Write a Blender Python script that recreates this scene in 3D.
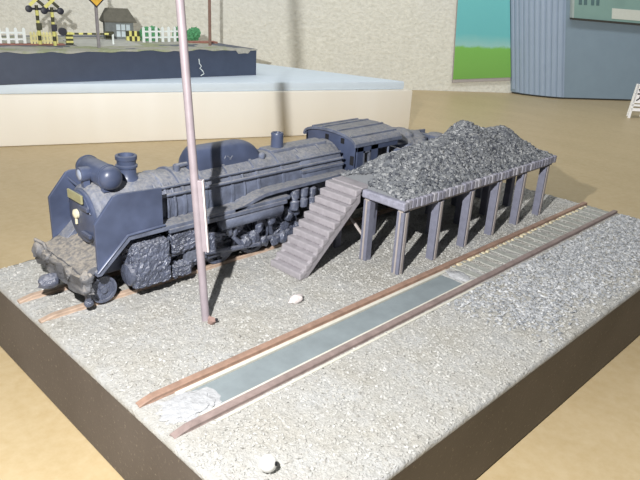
import bpy, bmesh, math, random
import numpy as np
from mathutils import Vector, Matrix, noise

# ------------------------------------------------------------------ camera, world, lights
S = 0.01                      # the scene is measured in model millimetres; 1 mm = 0.01 units
scene = bpy.context.scene
col = scene.collection
for o in list(bpy.data.objects):
    bpy.data.objects.remove(o)

cam_d = bpy.data.cameras.new('camera')
cam = bpy.data.objects.new('camera', cam_d)
col.objects.link(cam)
cam_d.sensor_width = 36.0
cam_d.lens = 638.58 / 640 * 36.0
cam_d.clip_start = 0.02
cam_d.clip_end = 100
Rm = ((0.70874412, -0.70343328, 0.05351063),
      (-0.23171544, -0.30376481, -0.92414009),
      (0.66632554, 0.64257961, -0.37828787))
M3 = Matrix((Rm[0], [-v for v in Rm[1]], [-v for v in Rm[2]])).transposed()
cam.matrix_world = Matrix.Translation((-0.36, -0.37, 0.58)) @ M3.to_4x4()
scene.camera = cam

world = bpy.data.worlds.new('room_light')
scene.world = world
world.use_nodes = True
bg = world.node_tree.nodes['Background']
bg.inputs['Color'].default_value = (0.90, 0.95, 1.0, 1)
bg.inputs['Strength'].default_value = 0.13

def add_light(name, kind, loc, energy, color, target=None, **kw):
    d = bpy.data.lights.new(name, kind)
    d.energy = energy
    d.color = color
    for k, v in kw.items():
        setattr(d, k, v)
    o = bpy.data.objects.new(name, d)
    col.objects.link(o)
    o.location = Vector(loc) * S
    if target is not None:
        o.rotation_euler = (Vector(target) - Vector(loc)).to_track_quat('-Z', 'Y').to_euler()
    return o

# the small lamp that stands beside the viewer and throws the sharp shadows;
# its falloff is set slower than a real lamp's, brightening the far wall
lamp = add_light('near_lamp', 'POINT', (-37, -2, 75), 91, (1.0, 0.98, 0.96), shadow_soft_size=0.011)
lamp.data.use_nodes = True
lt = lamp.data.node_tree
fo = lt.nodes.new('ShaderNodeLightFalloff')
fo.inputs['Strength'].default_value = 1.0
mx = lt.nodes.new('ShaderNodeMix')
mx.inputs[0].default_value = 0.12
lt.links.new(fo.outputs['Linear'], mx.inputs[2])
lt.links.new(fo.outputs['Quadratic'], mx.inputs[3])
lt.links.new(mx.outputs[0], lt.nodes['Emission'].inputs['Strength'])
# added unseen area light that brightens the back wall and what stands before it
add_light('wall_fill', 'AREA', (190, 165, 300), 92, (1.0, 1.0, 1.0), (330, 330, 60),
          shape='RECTANGLE', size=7.0, size_y=0.4)

vs = scene.view_settings
vs.view_transform = 'Standard'
vs.look = 'None'
vs.gamma = 1.0
vs.use_curve_mapping = False
vs.exposure = 0.0

# ------------------------------------------------------------------ materials
def lin(c):
    return tuple(((v / 255) / 12.92 if v / 255 <= 0.04045 else ((v / 255 + 0.055) / 1.055) ** 2.4) for v in c) + (1,)

class NT:
    def __init__(self, name, rough=0.6, metal=0.0, spec=0.5):
        self.m = bpy.data.materials.new(name)
        self.m.use_nodes = True
        self.t = self.m.node_tree
        self.b = self.t.nodes['Principled BSDF']
        self.b.inputs['Roughness'].default_value = rough
        self.b.inputs['Metallic'].default_value = metal
        self.b.inputs['Specular IOR Level'].default_value = spec
    def n(self, typ, **kw):
        x = self.t.nodes.new(typ)
        for k, v in kw.items():
            setattr(x, k, v)
        return x
    def l(self, a, b):
        self.t.links.new(a, b)
    def coord(self, scale=(1, 1, 1)):
        c = self.n('ShaderNodeTexCoord')
        mp = self.n('ShaderNodeMapping')
        mp.inputs['Scale'].default_value = scale
        self.l(c.outputs['Object'], mp.inputs['Vector'])
        return mp.outputs['Vector']
    def noise(self, scale, detail=4, rough=0.6, vec=None):
        x = self.n('ShaderNodeTexNoise')
        x.inputs['Scale'].default_value = scale
        x.inputs['Detail'].default_value = detail
        x.inputs['Roughness'].default_value = rough
        self.l(vec if vec is not None else self.coord(), x.inputs['Vector'])
        return x.outputs['Fac']
    def ramp(self, fac, stops):
        r = self.n('ShaderNodeValToRGB')
        e = r.color_ramp.elements
        e[0].position, e[0].color = stops[0]
        e[1].position, e[1].color = stops[-1]
        for p, c in stops[1:-1]:
            k = e.new(p)
            k.color = c
        self.l(fac, r.inputs['Fac'])
        return r.outputs['Color']
    def mix(self, fac, a, b, mode='MIX'):
        x = self.n('ShaderNodeMix', data_type='RGBA', blend_type=mode)
        if isinstance(fac, (int, float)):
            x.inputs[0].default_value = fac
        else:
            self.l(fac, x.inputs[0])
        for s, v in ((x.inputs[6], a), (x.inputs[7], b)):
            if isinstance(v, tuple):
                s.default_value = v
            else:
                self.l(v, s)
        return x.outputs[2]
    def math(self, op, a, b=0.0, clamp=False):
        x = self.n('ShaderNodeMath', operation=op, use_clamp=clamp)
        for s, v in ((x.inputs[0], a), (x.inputs[1], b)):
            if isinstance(v, (int, float)):
                s.default_value = v
            else:
                self.l(v, s)
        return x.outputs[0]
    def color(self, c):
        if isinstance(c, tuple):
            self.b.inputs['Base Color'].default_value = c
        else:
            self.l(c, self.b.inputs['Base Color'])
    def bump(self, h, strength=0.4, dist=0.005):
        x = self.n('ShaderNodeBump')
        x.inputs['Strength'].default_value = strength
        x.inputs['Distance'].default_value = dist
        self.l(h, x.inputs['Height'])
        self.l(x.outputs['Normal'], self.b.inputs['Normal'])

MAT = {}
def simple(name, c, rough=0.6, var=0.15, scale=60, bump=0.0, metal=0.0, spec=0.5):
    k = NT(name, rough, metal, spec)
    base = lin(c)
    hi = tuple(min(1, v * (1 + var)) for v in base[:3]) + (1,)
    lo = tuple(v * (1 - var) for v in base[:3]) + (1,)
    f = k.noise(scale)
    k.color(k.ramp(f, [(0.3, lo), (0.7, hi)]))
    if bump:
        k.bump(f, bump, 0.004)
    MAT[name] = k.m
    return k.m

def dusty(name, paint, dust, rough=0.42, amount=0.8, thresh=0.35, bump=0.25, scale=90, spec=0.5):
    """paint with dust that has settled on the faces that look up"""
    k = NT(name, rough, 0.0, spec)
    f = k.noise(scale, 5, 0.65)
    f2 = k.noise(scale * 0.22, 3)
    g = k.n('ShaderNodeNewGeometry')
    sp = k.n('ShaderNodeSeparateXYZ')
    k.l(g.outputs['Normal'], sp.inputs[0])
    up = k.n('ShaderNodeMapRange')
    up.inputs['From Min'].default_value = thresh
    up.inputs['From Max'].default_value = 0.95
    k.l(sp.outputs['Z'], up.inputs['Value'])
    patch = k.ramp(f, [(0.34, (0.15, 0.15, 0.15, 1)), (0.62, (1, 1, 1, 1))])
    d = k.math('MULTIPLY', k.math('MULTIPLY', up.outputs[0], patch), amount, True)
    p = lin(paint)
    pl = tuple(min(1, v * 1.35) for v in p[:3]) + (1,)
    pd = tuple(v * 0.7 for v in p[:3]) + (1,)
    pc = k.ramp(f2, [(0.3, pd), (0.7, pl)])
    k.color(k.mix(d, pc, lin(dust)))
    rr = k.math('ADD', k.math('MULTIPLY', d, 0.5), rough, True)
    k.l(rr, k.b.inputs['Roughness'])
    k.bump(f, bump, 0.004)
    MAT[name] = k.m
    return k.m

dusty('loco_paint', (97, 104, 122), (154, 153, 152), 0.38, 0.9, 0.28, 0.4, 150)
dusty('loco_smooth', (70, 79, 103), (122, 126, 138), 0.36, 0.5, 0.7, 0.08, 60)
dusty('loco_grime', (86, 92, 110), (150, 152, 160), 0.2, 0.7, 0.35, 1.0, 130, 1.0)
dusty('loco_apron', (96, 98, 104), (164, 156, 144), 0.45, 0.95, 0.1, 0.7, 130)
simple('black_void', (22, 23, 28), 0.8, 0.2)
simple('steel', (120, 126, 142), 0.3, 0.25, 150, 0.3, 0.4)
simple('gold_plate', (150, 148, 116), 0.4, 0.15, 80)
simple('pale_gold', (206, 202, 176), 0.4, 0.1)
simple('lens', (150, 160, 180), 0.2, 0.1)
simple('rail_rust', (154, 126, 110), 0.55, 0.22, 55, 0.2)
simple('rail_mauve', (140, 124, 120), 0.5, 0.2, 55, 0.2)
simple('rail_sandy', (176, 154, 136), 0.6, 0.22, 55, 0.2)
simple('sleeper', (158, 160, 154), 0.8, 0.18, 70, 0.4)
simple('tie_cream', (212, 202, 172), 0.7, 0.1)
simple('curb_cream', (206, 204, 192), 0.7, 0.08, 80, 0.2)
simple('mound_white', (172, 174, 177), 0.9, 0.12, 120, 0.8)
simple('pit_grey', (128, 138, 142), 0.75, 0.10, 25)
simple('post_paint', (116, 118, 134), 0.6, 0.14, 60, 0.2)
simple('post_edge', (166, 158, 154), 0.7, 0.1, 60)
simple('stair_paint', (156, 152, 157), 0.7, 0.12, 70, 0.3)
simple('stone_course', (142, 143, 158), 0.7, 0.22, 90, 0.3)
simple('deck_dark', (90, 88, 92), 0.8, 0.2)
simple('pole_paint', (152, 142, 148), 0.5, 0.09, 40)
simple('pole_foot', (166, 138, 130), 0.6, 0.12)
simple('pole_plate', (224, 216, 216), 0.5, 0.06)
simple('bead_white', (226, 226, 222), 0.25, 0.05)
simple('pebble', (214, 206, 204), 0.8, 0.12, 120, 0.5)
simple('white_board', (214, 228, 240), 0.6, 0.02, 20)
simple('navy_base', (66, 76, 96), 0.55, 0.08, 20)
simple('grey_cabinet', (132, 152, 168), 0.55, 0.03, 10)
simple('cabinet_rib', (148, 166, 188), 0.5, 0.03, 10)
simple('dark_gap', (60, 60, 56), 0.8, 0.1)
simple('green_plate', (132, 164, 158), 0.4, 0.06, 6)
simple('plate_rim', (168, 182, 180), 0.4, 0.05)
simple('plate_text', (84, 112, 116), 0.6, 0.1)
simple('plate_label', (206, 212, 204), 0.6, 0.03)
simple('sign_white', (250, 250, 250), 0.6, 0.02)
simple('ink', (26, 26, 34), 0.7, 0.1)
simple('black_plastic', (34, 36, 50), 0.5, 0.1)
simple('signal_yellow', (224, 220, 130), 0.6, 0.12, 60)
simple('fence_cream', (226, 220, 160), 0.7, 0.15, 60)
simple('fence_white', (238, 246, 244), 0.6, 0.04)
simple('barrier_dark', (62, 62, 40), 0.6, 0.2)
simple('house_wall', (128, 134, 134), 0.8, 0.15, 40)
simple('house_roof', (98, 96, 86), 0.9, 0.15, 40)
simple('house_window', (206, 220, 226), 0.3, 0.05)
simple('bush_green', (84, 150, 104), 0.9, 0.35, 80, 0.6)
simple('red_soil', (150, 104, 92), 0.9, 0.2, 60)
simple('brown_pole', (136, 108, 96), 0.6, 0.12)
simple('grey_pole', (140, 136, 140), 0.6, 0.12)
simple('frame_grey', (168, 162, 160), 0.6, 0.05)
simple('concrete_pad', (176, 178, 172), 0.8, 0.08, 30)

# gravel and ground of the diorama
k = NT('ground', 0.9, 0, 0.25)
f = k.noise(130, 4, 0.7)
f2 = k.noise(9, 4, 0.6)
f3 = k.noise(48, 3, 0.6)
c = k.ramp(f, [(0.28, lin((154, 153, 148))), (0.5, lin((174, 173, 168))), (0.72, lin((194, 193, 189)))])
c2 = k.mix(k.ramp(f2, [(0.38, (0, 0, 0, 1)), (0.62, (1, 1, 1, 1))]), lin((168, 165, 156)), lin((180, 182, 183)))
k.color(k.mix(0.5, c, c2))
k.bump(k.math('ADD', f, k.math('MULTIPLY', f3, 0.7)), 0.8, 0.006)
MAT['ground'] = k.m

def island_mat(name, stops, rough=0.85, spec=0.3, bump=0.3, scale=200):
    k = NT(name, rough, 0, spec)
    g = k.n('ShaderNodeNewGeometry')
    k.color(k.ramp(g.outputs['Random Per Island'], stops))
    k.bump(k.noise(scale), bump, 0.003)
    MAT[name] = k.m
island_mat('gravel', [(0.0, lin((156, 154, 149))), (0.3, lin((169, 168, 163))), (0.75, lin((177, 177, 173))), (1.0, lin((192, 192, 189)))])
island_mat('chips', [(0.0, lin((134, 138, 143))), (0.35, lin((158, 161, 165))), (0.8, lin((178, 180, 182))), (1.0, lin((206, 208, 210)))])
island_mat('coal', [(0.0, lin((58, 62, 72))), (0.3, lin((104, 108, 114))), (0.75, lin((130, 133, 136))), (1.0, lin((166, 168, 170)))], 0.6, 0.4)
island_mat('stones', [(0.0, lin((136, 136, 150))), (0.5, lin((148, 148, 161))), (1.0, lin((166, 165, 172)))])

# dark sides of the base board
k = NT('base_side', 0.5, 0, 0.4)
f = k.noise(120, 4, 0.8)
f2 = k.noise(5, 3, 0.5)
k.color(k.mix(k.ramp(f, [(0.59, (0, 0, 0, 1)), (0.66, (1, 1, 1, 1))]),
              k.ramp(f2, [(0.3, lin((80, 74, 73))), (0.7, lin((98, 92, 90)))]), lin((136, 127, 118))))
k.bump(f, 0.15, 0.003)
MAT['base_side'] = k.m

# table top: tan board with faint streaks
k = NT('table', 0.45, 0, 0.35)
f = k.noise(6, 5, 0.6, k.coord((1, 0.35, 1)))
f2 = k.noise(45, 4, 0.65)
c = k.ramp(f, [(0.3, lin((178, 157, 117))), (0.7, lin((190, 169, 130)))])
k.color(k.mix(k.ramp(f2, [(0.25, (0, 0, 0, 1)), (0.75, (0.5, 0.5, 0.5, 1))]), c, lin((204, 188, 155))))
k.bump(f2, 0.04, 0.003)
MAT['table'] = k.m

# rough plastered wall
k = NT('wall_plaster', 0.85, 0, 0.25)
f = k.noise(38, 4, 0.6, k.coord((1, 1, 1.3)))
f2 = k.noise(1.5, 2)
c = k.ramp(f, [(0.3, lin((206, 206, 195))), (0.7, lin((228, 228, 218)))])
k.color(k.mix(k.ramp(f2, [(0.4, (0, 0, 0, 1)), (0.7, (0.35, 0.35, 0.35, 1))]), c, lin((206, 208, 206))))
k.bump(f, 0.45, 0.015)
MAT['wall_plaster'] = k.m

# cream plastic plinth
k = NT('plinth_cream', 0.5, 0, 0.4)
f = k.noise(2.2, 3, 0.5, k.coord((1, 1, 0.08)))
k.color(k.ramp(f, [(0.35, lin((230, 224, 210))), (0.65, lin((242, 239, 230)))]))
MAT['plinth_cream'] = k.m

# second diorama ground: grey road with green and red-brown patches
k = NT('meadow', 0.9, 0, 0.2)
f = k.noise(7, 4, 0.6)
f2 = k.noise(60, 4, 0.7)
c = k.ramp(f, [(0.42, lin((150, 160, 122))), (0.50, lin((168, 168, 158))), (0.62, lin((172, 172, 166)))])
k.color(k.mix(0.3, c, k.ramp(f2, [(0.3, lin((120, 118, 100))), (0.7, lin((196, 196, 184)))])))
k.bump(f2, 0.5, 0.01)
MAT['meadow'] = k.m

# painting: flat print, teal sky over a green field
k = NT('painting_print', 0.12, 0, 0.6)
tc = k.n('ShaderNodeTexCoord')
sp = k.n('ShaderNodeSeparateXYZ')
k.l(tc.outputs['Object'], sp.inputs[0])
f = k.noise(14, 5, 0.65)
zz = k.math('ADD', sp.outputs['Z'], k.math('MULTIPLY', k.math('SUBTRACT', f, 0.5), 0.05))
mr = k.n('ShaderNodeMapRange')
mr.inputs['From Min'].default_value = -0.10
mr.inputs['From Max'].default_value = 0.80
k.l(zz, mr.inputs['Value'])
k.color(k.ramp(mr.outputs[0], [(0.0, lin((116, 170, 84))), (0.295, lin((126, 186, 94))), (0.315, lin((150, 200, 196))),
                               (0.40, lin((112, 190, 194))), (1.0, lin((120, 200, 202)))]))
MAT['painting_print'] = k.m

# ------------------------------------------------------------------ mesh helpers (all in mm)
def B():
    return bmesh.new()

def box(bm, x0, x1, y0, y1, z0, z1, bev=0.0):
    vs_ = [bm.verts.new(p) for p in ((x0, y0, z0), (x1, y0, z0), (x1, y1, z0), (x0, y1, z0),
                                     (x0, y0, z1), (x1, y0, z1), (x1, y1, z1), (x0, y1, z1))]
    fs = [bm.faces.new([vs_[i] for i in q]) for q in ((3, 2, 1, 0), (4, 5, 6, 7), (0, 1, 5, 4), (1, 2, 6, 5), (2, 3, 7, 6), (3, 0, 4, 7))]
    if bev:
        es = {e for f in fs for e in f.edges}
        bmesh.ops.bevel(bm, geom=list(es), offset=bev, segments=2, affect='EDGES', profile=0.5)
    return bm

def frame_of(d):
    d = Vector(d).normalized()
    a = Vector((0, 0, 1)) if abs(d.z) < 0.9 else Vector((1, 0, 0))
    u = d.cross(a).normalized()
    return d, u, d.cross(u).normalized()

def lathe(bm, p0, d, prof, n=24, caps=True):
    """prof: (distance along d, radius)"""
    d, u, v = frame_of(d)
    p0 = Vector(p0)
    rings = []
    for s, r in prof:
        rings.append([bm.verts.new(p0 + d * s + (u * math.cos(a) + v * math.sin(a)) * r)
                      for a in (2 * math.pi * i / n for i in range(n))])
    for a, b in zip(rings, rings[1:]):
        for i in range(n):
            bm.faces.new((a[i], a[(i + 1) % n], b[(i + 1) % n], b[i]))
    if caps:
        bm.faces.new(list(reversed(rings[0])))
        bm.faces.new(rings[-1])
    return bm

def cyl(bm, p0, p1, r, n=16, r1=None):
    v = Vector(p1) - Vector(p0)
    return lathe(bm, p0, v, [(0, r), (v.length, r if r1 is None else r1)], n)

def tube(bm, pts, r, n=8):
    pts = [Vector(p) for p in pts]
    rings = []
    up = None
    for i, p in enumerate(pts):
        d = (pts[min(i + 1, len(pts) - 1)] - pts[max(i - 1, 0)]).normalized()
        if up is None:
            _, u, _ = frame_of(d)
        else:
            u = (up - d * up.dot(d)).normalized()
        up = u
        v = d.cross(u)
        rings.append([bm.verts.new(p + (u * math.cos(2 * math.pi * k / n) + v * math.sin(2 * math.pi * k / n)) * r) for k in range(n)])
    for a, b in zip(rings, rings[1:]):
        for k in range(n):
            bm.faces.new((a[k], a[(k + 1) % n], b[(k + 1) % n], b[k]))
    bm.faces.new(list(reversed(rings[0])))
    bm.faces.new(rings[-1])
    return bm

def prism(bm, poly, off, bev=0.0):
    """poly: 3-D points of a face; off: extrusion vector"""
    off = Vector(off)
    a = [bm.verts.new(p) for p in poly]
    b = [bm.verts.new(Vector(p) + off) for p in poly]
    n = len(a)
    fs = [bm.faces.new(list(reversed(a))), bm.faces.new(b)]
    for i in range(n):
        fs.append(bm.faces.new((a[i], a[(i + 1) % n], b[(i + 1) % n], b[i])))
    if bev:
        es = {e for f in fs for e in f.edges}
        bmesh.ops.bevel(bm, geom=list(es), offset=bev, segments=2, affect='EDGES', profile=0.5)
    return bm

def lump(bm, c, size, seed=0, amp=0.25, freq=0.8, sub=3):
    r = bmesh.ops.create_icosphere(bm, subdivisions=sub, radius=1.0)
    for v in r['verts']:
        p = v.co.copy()
        k = 1 + amp * noise.noise(p * freq * 2 + Vector((seed * 7.3, seed * 1.7, 3.1))) + amp * 0.5 * noise.noise(p * freq * 5 + Vector((seed, 2, 1)))
        v.co = Vector((c[0] + p.x * size[0] * k, c[1] + p.y * size[1] * k, c[2] + p.z * size[2] * k))
    return bm

def roughen(bm, amp, freq, cuts=0, seed=0):
    if cuts:
        bmesh.ops.subdivide_edges(bm, edges=bm.edges[:], cuts=cuts, use_grid_fill=True)
    for v in bm.verts:
        n = noise.noise_vector(v.co * freq + Vector((seed, seed * 2, 0)))
        n2 = noise.noise_vector(v.co * freq * 2.6 + Vector((seed, 5, 0)))
        v.co += (n + n2 * 0.5) * amp
    return bm

WL = {}    # world location (mm) of every object, for parenting
def mesh_of(name, bm, mat, smooth=None):
    bmesh.ops.recalc_face_normals(bm, faces=bm.faces[:])
    me = bpy.data.meshes.new(name)
    bmesh.ops.scale(bm, vec=(S, S, S), verts=bm.verts[:])
    bm.to_mesh(me)
    bm.free()
    me.materials.append(MAT[mat] if isinstance(mat, str) else mat)
    if smooth is not None:
        me.polygons.foreach_set('use_smooth', [True] * len(me.polygons))
        try:
            me.set_sharp_from_angle(angle=math.radians(smooth))
        except Exception:
            pass
    return me

def link(name, me, parent=None, loc=(0, 0, 0)):
    """loc: world location in mm of the object's origin"""
    o = bpy.data.objects.new(name, me)
    col.objects.link(o)
    loc = Vector(loc)
    WL[o.name] = loc
    if parent is not None:
        o.parent = parent
        o.location = (loc - WL[parent.name]) * S
    else:
        o.location = loc * S
    return o

def obj(name, bm, mat, parent=None, smooth=None, loc=(0, 0, 0)):
    return link(name, mesh_of(name, bm, mat, smooth), parent, loc)

def tag(o, label=None, cat=None, group=None, kind=None):
    if label: o['label'] = label
    if cat: o['category'] = cat
    if group: o['group'] = group
    if kind: o['kind'] = kind
    return o

def thing(name, loc, label, cat, group=None):
    o = link(name, None, None, loc)
    o.empty_display_size = 0.02
    return tag(o, label, cat, group)

rng = random.Random(4)
nrs = np.random.RandomState(7)
def at(bm, loc):
    return bm

# ------------------------------------------------------------------ room: table, wall
TZ = -16.0
W0 = Vector((359.9, 258.7, 0)); WD = Vector((0.809, -0.588, 0)); WN = Vector((-0.588, -0.809, 0))
def wf(s, n, z):
    p = W0 + WD * s + WN * n
    return Vector((p.x, p.y, z))

bm = B()
prism(bm, [wf(-520, -0.9, TZ - 22), wf(420, -0.9, TZ - 22), wf(420, 560, TZ - 22), wf(-520, 560, TZ - 22)], (0, 0, 22), 0.6)
t = obj('display_table', bm, 'table', None)
tag(t, 'wide tan display table carrying both dioramas', 'table')
bm = B()
prism(bm, [wf(-560, -13, -60), wf(460, -13, -60), wf(460, -1, -60), wf(-560, -1, -60)], (0, 0, 420))
tag(obj('wall_back', bm, 'wall_plaster'), 'rough pale plaster wall behind the table', 'wall', kind='structure')

# ------------------------------------------------------------------ diorama base
base = thing('diorama_base', (75, 45, TZ), 'dark-sided model railway base board covered in pale grey gravel, carrying locomotive and platform', 'diorama')
BX, BY = 149.5, 91.0
bm = B()
box(bm, 0, BX, 0, BY, TZ, -0.6, 0.35)
obj('board', bm, 'base_side', base)

PIT = (8.0, 73.5, 25.4, 31.4)
def ground_h(x, y):
    p = Vector((x, y, 0))
    h = 0.16 * noise.noise(p * 0.16) + 0.14 * noise.noise(p * 0.55) + 0.12 * noise.noise(p * 1.5 + Vector((9, 2, 0)))
    for yr in (24.0, 33.0, 64.7, 74.1):                     # ballast is brushed flat along the rails
        w = max(0, 1 - abs(y - yr) / 1.8)
        outer = (y < 24.4 or 32.6 < y < 64.3 or y > 74.5)
        h = h * (1 - w) + (0.22 if outer else -0.05) * w
    if PIT[0] < x < PIT[1] and PIT[2] - 0.3 < y < PIT[3] + 0.3:
        h = -0.45
    e = min(x, y, BX - x, BY - y)
    if e < 1.2:
        h -= 0.25 * (1.2 - e) * (0.6 + noise.noise(p * 0.6))
    return h
nx, ny = 250, 152
verts, faces = [], []
for j in range(ny + 1):
    for i in range(nx + 1):
        x, y = BX * i / nx, BY * j / ny
        verts.append((x * S, y * S, ground_h(x, y) * S))
for j in range(ny):
    for i in range(nx):
        a = j * (nx + 1) + i
        faces.append((a, a + 1, a + nx + 2, a + nx + 1))
# skirt down into the board
ring = [i for i in range(nx + 1)] + [j * (nx + 1) + nx for j in range(1, ny + 1)] + [ny * (nx + 1) + i for i in range(nx - 1, -1, -1)] + [j * (nx + 1) for j in range(ny - 1, 0, -1)]
low = {}
for i in ring:
    v = verts[i]
    low[i] = len(verts)
    verts.append((v[0], v[1], -1.0 * S))
for a, b in zip(ring, ring[1:] + ring[:1]):
    faces.append((b, a, low[a], low[b]))
me = bpy.data.meshes.new('ground_layer')
me.from_pydata(verts, [], faces)
me.materials.append(MAT['ground'])
me.polygons.foreach_set('use_smooth', [True] * len(me.polygons))
link('ground_layer', me, base)

OCT_V = np.array([(1, 0, 0), (-1, 0, 0), (0, 1, 0), (0, -1, 0), (0, 0, 1), (0, 0, -1)], float)
OCT_F = [(0, 2, 4), (2, 1, 4), (1, 3, 4), (3, 0, 4), (2, 0, 5), (1, 2, 5), (3, 1, 5), (0, 3, 5)]
CUBE_V = np.array([(x, y, z) for x in (-.75, .75) for y in (-.75, .75) for z in (-.75, .75)], float)
CUBE_F = [(0, 1, 3, 2), (4, 6, 7, 5), (0, 4, 5, 1), (2, 3, 7, 6), (0, 2, 6, 4), (1, 5, 7, 3)]
def scatter_mesh(name, pts, sizes, mat, flat=0.7, long=1.0, shape='oct'):
    V, F = [], []
    tv, tf = (OCT_V, OCT_F) if shape == 'oct' else (CUBE_V, CUBE_F)
    for p, s in zip(pts, sizes):
        a, b, g = nrs.uniform(0, 6.283, 3)
        g *= 0.1; b *= 0.12
        ca, sa, cb, sb = math.cos(a), math.sin(a), math.cos(b), math.sin(b)
        Rz = np.array([[ca, -sa, 0], [sa, ca, 0], [0, 0, 1]])
        Rx = np.array([[1, 0, 0], [0, cb, -sb], [0, sb, cb]])
        v = tv * (1 + nrs.uniform(-.3, .3, tv.shape)) * np.array([s * nrs.uniform(.8, 1.3) * long, s * nrs.uniform(.7, 1.1), s * flat])
        v = v @ Rx.T @ Rz.T + np.array(p)
        n0 = len(V)
        V.extend((v * S).tolist())
        F.extend([tuple(n0 + q for q in f) for f in tf])
    me = bpy.data.meshes.new(name)
    me.from_pydata(V, [], F)
    me.materials.append(MAT[mat])
    return me

def free_ground(x, y, m=0.0):
    for yr in (24.0, 33.0, 64.7, 74.1):
        if abs(y - yr) < 1.0 + m: return False
    if PIT[0] - .5 < x < PIT[1] + .5 and 24 < y < 33: return False
    return 0.4 < x < BX - 0.4 and 0.4 < y < BY - 0.4
pts, sz = [], []
while len(pts) < 24000:
    x, y = nrs.uniform(0, BX), nrs.uniform(0, BY)
    if y > 58 and x > 12 and nrs.rand() < 0.6: continue
    if not free_ground(x, y): continue
    if 24 < y < 33 and nrs.rand() < .55: continue
    s = abs(nrs.normal(0.17, 0.07)) + 0.07
    pts.append((x, y, ground_h(x, y) + s * 0.15)); sz.append(s)
tag(link('gravel', scatter_mesh('gravel', pts, sz, 'gravel', 0.6), base), kind='stuff')
pts, sz = [], []
while len(pts) < 6000:
    x, y = nrs.uniform(62, BX), nrs.uniform(1, 22.4)
    q = noise.noise(Vector((x * .06, y * .12, 4)))
    q += nrs.uniform(-.5, .4); yy = y + nrs.normal(0, 2.2)
    if (x - 62) / 25 + q < 0.25 or yy < 2.5 + 3 * noise.noise(Vector((x * .08, 1, 2))) + 3 * (1 - min(1, (x - 62) / 60)): continue
    s = nrs.uniform(0.24, 0.42)
    pts.append((x, y, ground_h(x, y) + 0.18)); sz.append(s)
tag(link('stone_chips', scatter_mesh('stone_chips', pts, sz, 'chips', 0.6, 1.35), base), kind='stuff')

# ------------------------------------------------------------------ tracks
def rail_bm(x0, x1, y, z0=-0.6, h=0.8):
    prof = [(-0.8, 0), (0.8, 0), (0.76, 0.75), (0.66, 1.0), (0.66, 1.45), (0.5, 1.6), (-0.5, 1.6), (-0.66, 1.45), (-0.66, 1.0), (-0.76, 0.75)]
    bm = B()
    k = (h - z0) / 1.6
    n = 120
    rings = []
    for i in range(n + 1):
        x = x0 + (x1 - x0) * i / n
        w = 0.05 * noise.noise(Vector((x * 0.15, y, 0)))
        dip = -0.55 * max(0.0, 1 - (x - x0) / 2.2)           # the end sinks into the gravel
        rings.append([bm.verts.new((x, y + a + w, z0 + b * k + dip)) for a, b in prof])
    for a, b in zip(rings, rings[1:]):
        for i in range(len(prof)):
            bm.faces.new((a[i], a[(i + 1) % len(prof)], b[(i + 1) % len(prof)], b[i]))
    bm.faces.new(rings[0]); bm.faces.new(list(reversed(rings[-1])))
    return bm

tr = thing('railway_track', (75, 28.5, 0), 'empty model track with brown rails and a grey ash pit beside the platform posts', 'track')
obj('rail', rail_bm(0.9, 149.2, 24.0), 'rail_mauve', tr)
obj('rail', rail_bm(0.9, 149.2, 33.0), 'rail_rust', tr)
bm = B(); box(bm, PIT[0], PIT[1], 25.6, 31.2, -0.9, -0.12)
obj('pit_floor', bm, 'pit_grey', tr)
for y0, y1 in ((22.5, 23.0), (24.9, 25.5), (31.3, 32.1)):
    bm = B(); box(bm, 6.5, 76, y0, y1, -0.6, 0.28, 0.1); roughen(bm, 0.0, 1)
    obj('pit_curb', bm, 'curb_cream', tr)
bm = B(); box(bm, -1.0, 1.0, -5.2, 5.2, -0.35, 0.2, 0.12)
sl = mesh_of('sleeper', bm, 'sleeper')
bm = B(); box(bm, -0.55, 0.55, -0.42, 0.42, -0.2, 0.45, 0.12)
tp = mesh_of('tie_plate', bm, 'tie_cream')
x = 79.0
while x < 148.5:
    link('sleeper', sl, tr, (x, 28.5, 0))
    for dx in (0, 2.0):
        if x + dx < 148.5:
            o = link('tie_plate', tp, tr, (x + dx + rng.uniform(-.4, .4), 31.75, 0)); o.scale = (rng.uniform(.6, 1.1), rng.uniform(.7, 1.1), rng.uniform(.5, 1)); o.rotation_euler.z = rng.uniform(-.3, .3)
    x += 4.0
bm = B(); lump(bm, (75.5, 28.4, 0.0), (2.0, 2.6, 0.7), 3, 0.4); obj('ballast_mound', bm, 'mound_white', tr, 40)
bm = B(); lump(bm, (6.2, 28.4, -0.15), (4.6, 3.3, 0.55), 5, 0.35, 1.6, 4); obj('ballast_mound', bm, 'mound_white', tr, 40)

tr2 = thing('railway_track', (75, 69.5, 0), 'sandy model track whose brown rails run under the black locomotive', 'track')
obj('rail', rail_bm(0.3, 149.2, 64.7), 'rail_sandy', tr2)
obj('rail', rail_bm(0.3, 149.2, 74.1), 'rail_sandy', tr2)

# ------------------------------------------------------------------ coal platform
plat = thing('coaling_platform', (98, 47.5, 0), 'long raised coaling stage on slender square posts with a stone-edged deck', 'platform')
PX0, PX1, PY0, PY1 = 64.5, 132.0, 36.6, 58.2
bm = B(); box(bm, PX0 + .6, PX1 - .6, PY0 + .6, PY1 - .2, 14.9, 16.3)
obj('deck', bm, 'deck_dark', plat)
bm = B()
for y in (38.0, 47.3, 56.6):
    box(bm, PX0 + .8, PX1 - .8, y - .6, y + .6, 14.1, 14.95)
tag(obj('deck_beams', bm, 'post_edge', plat), kind=None)
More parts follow.
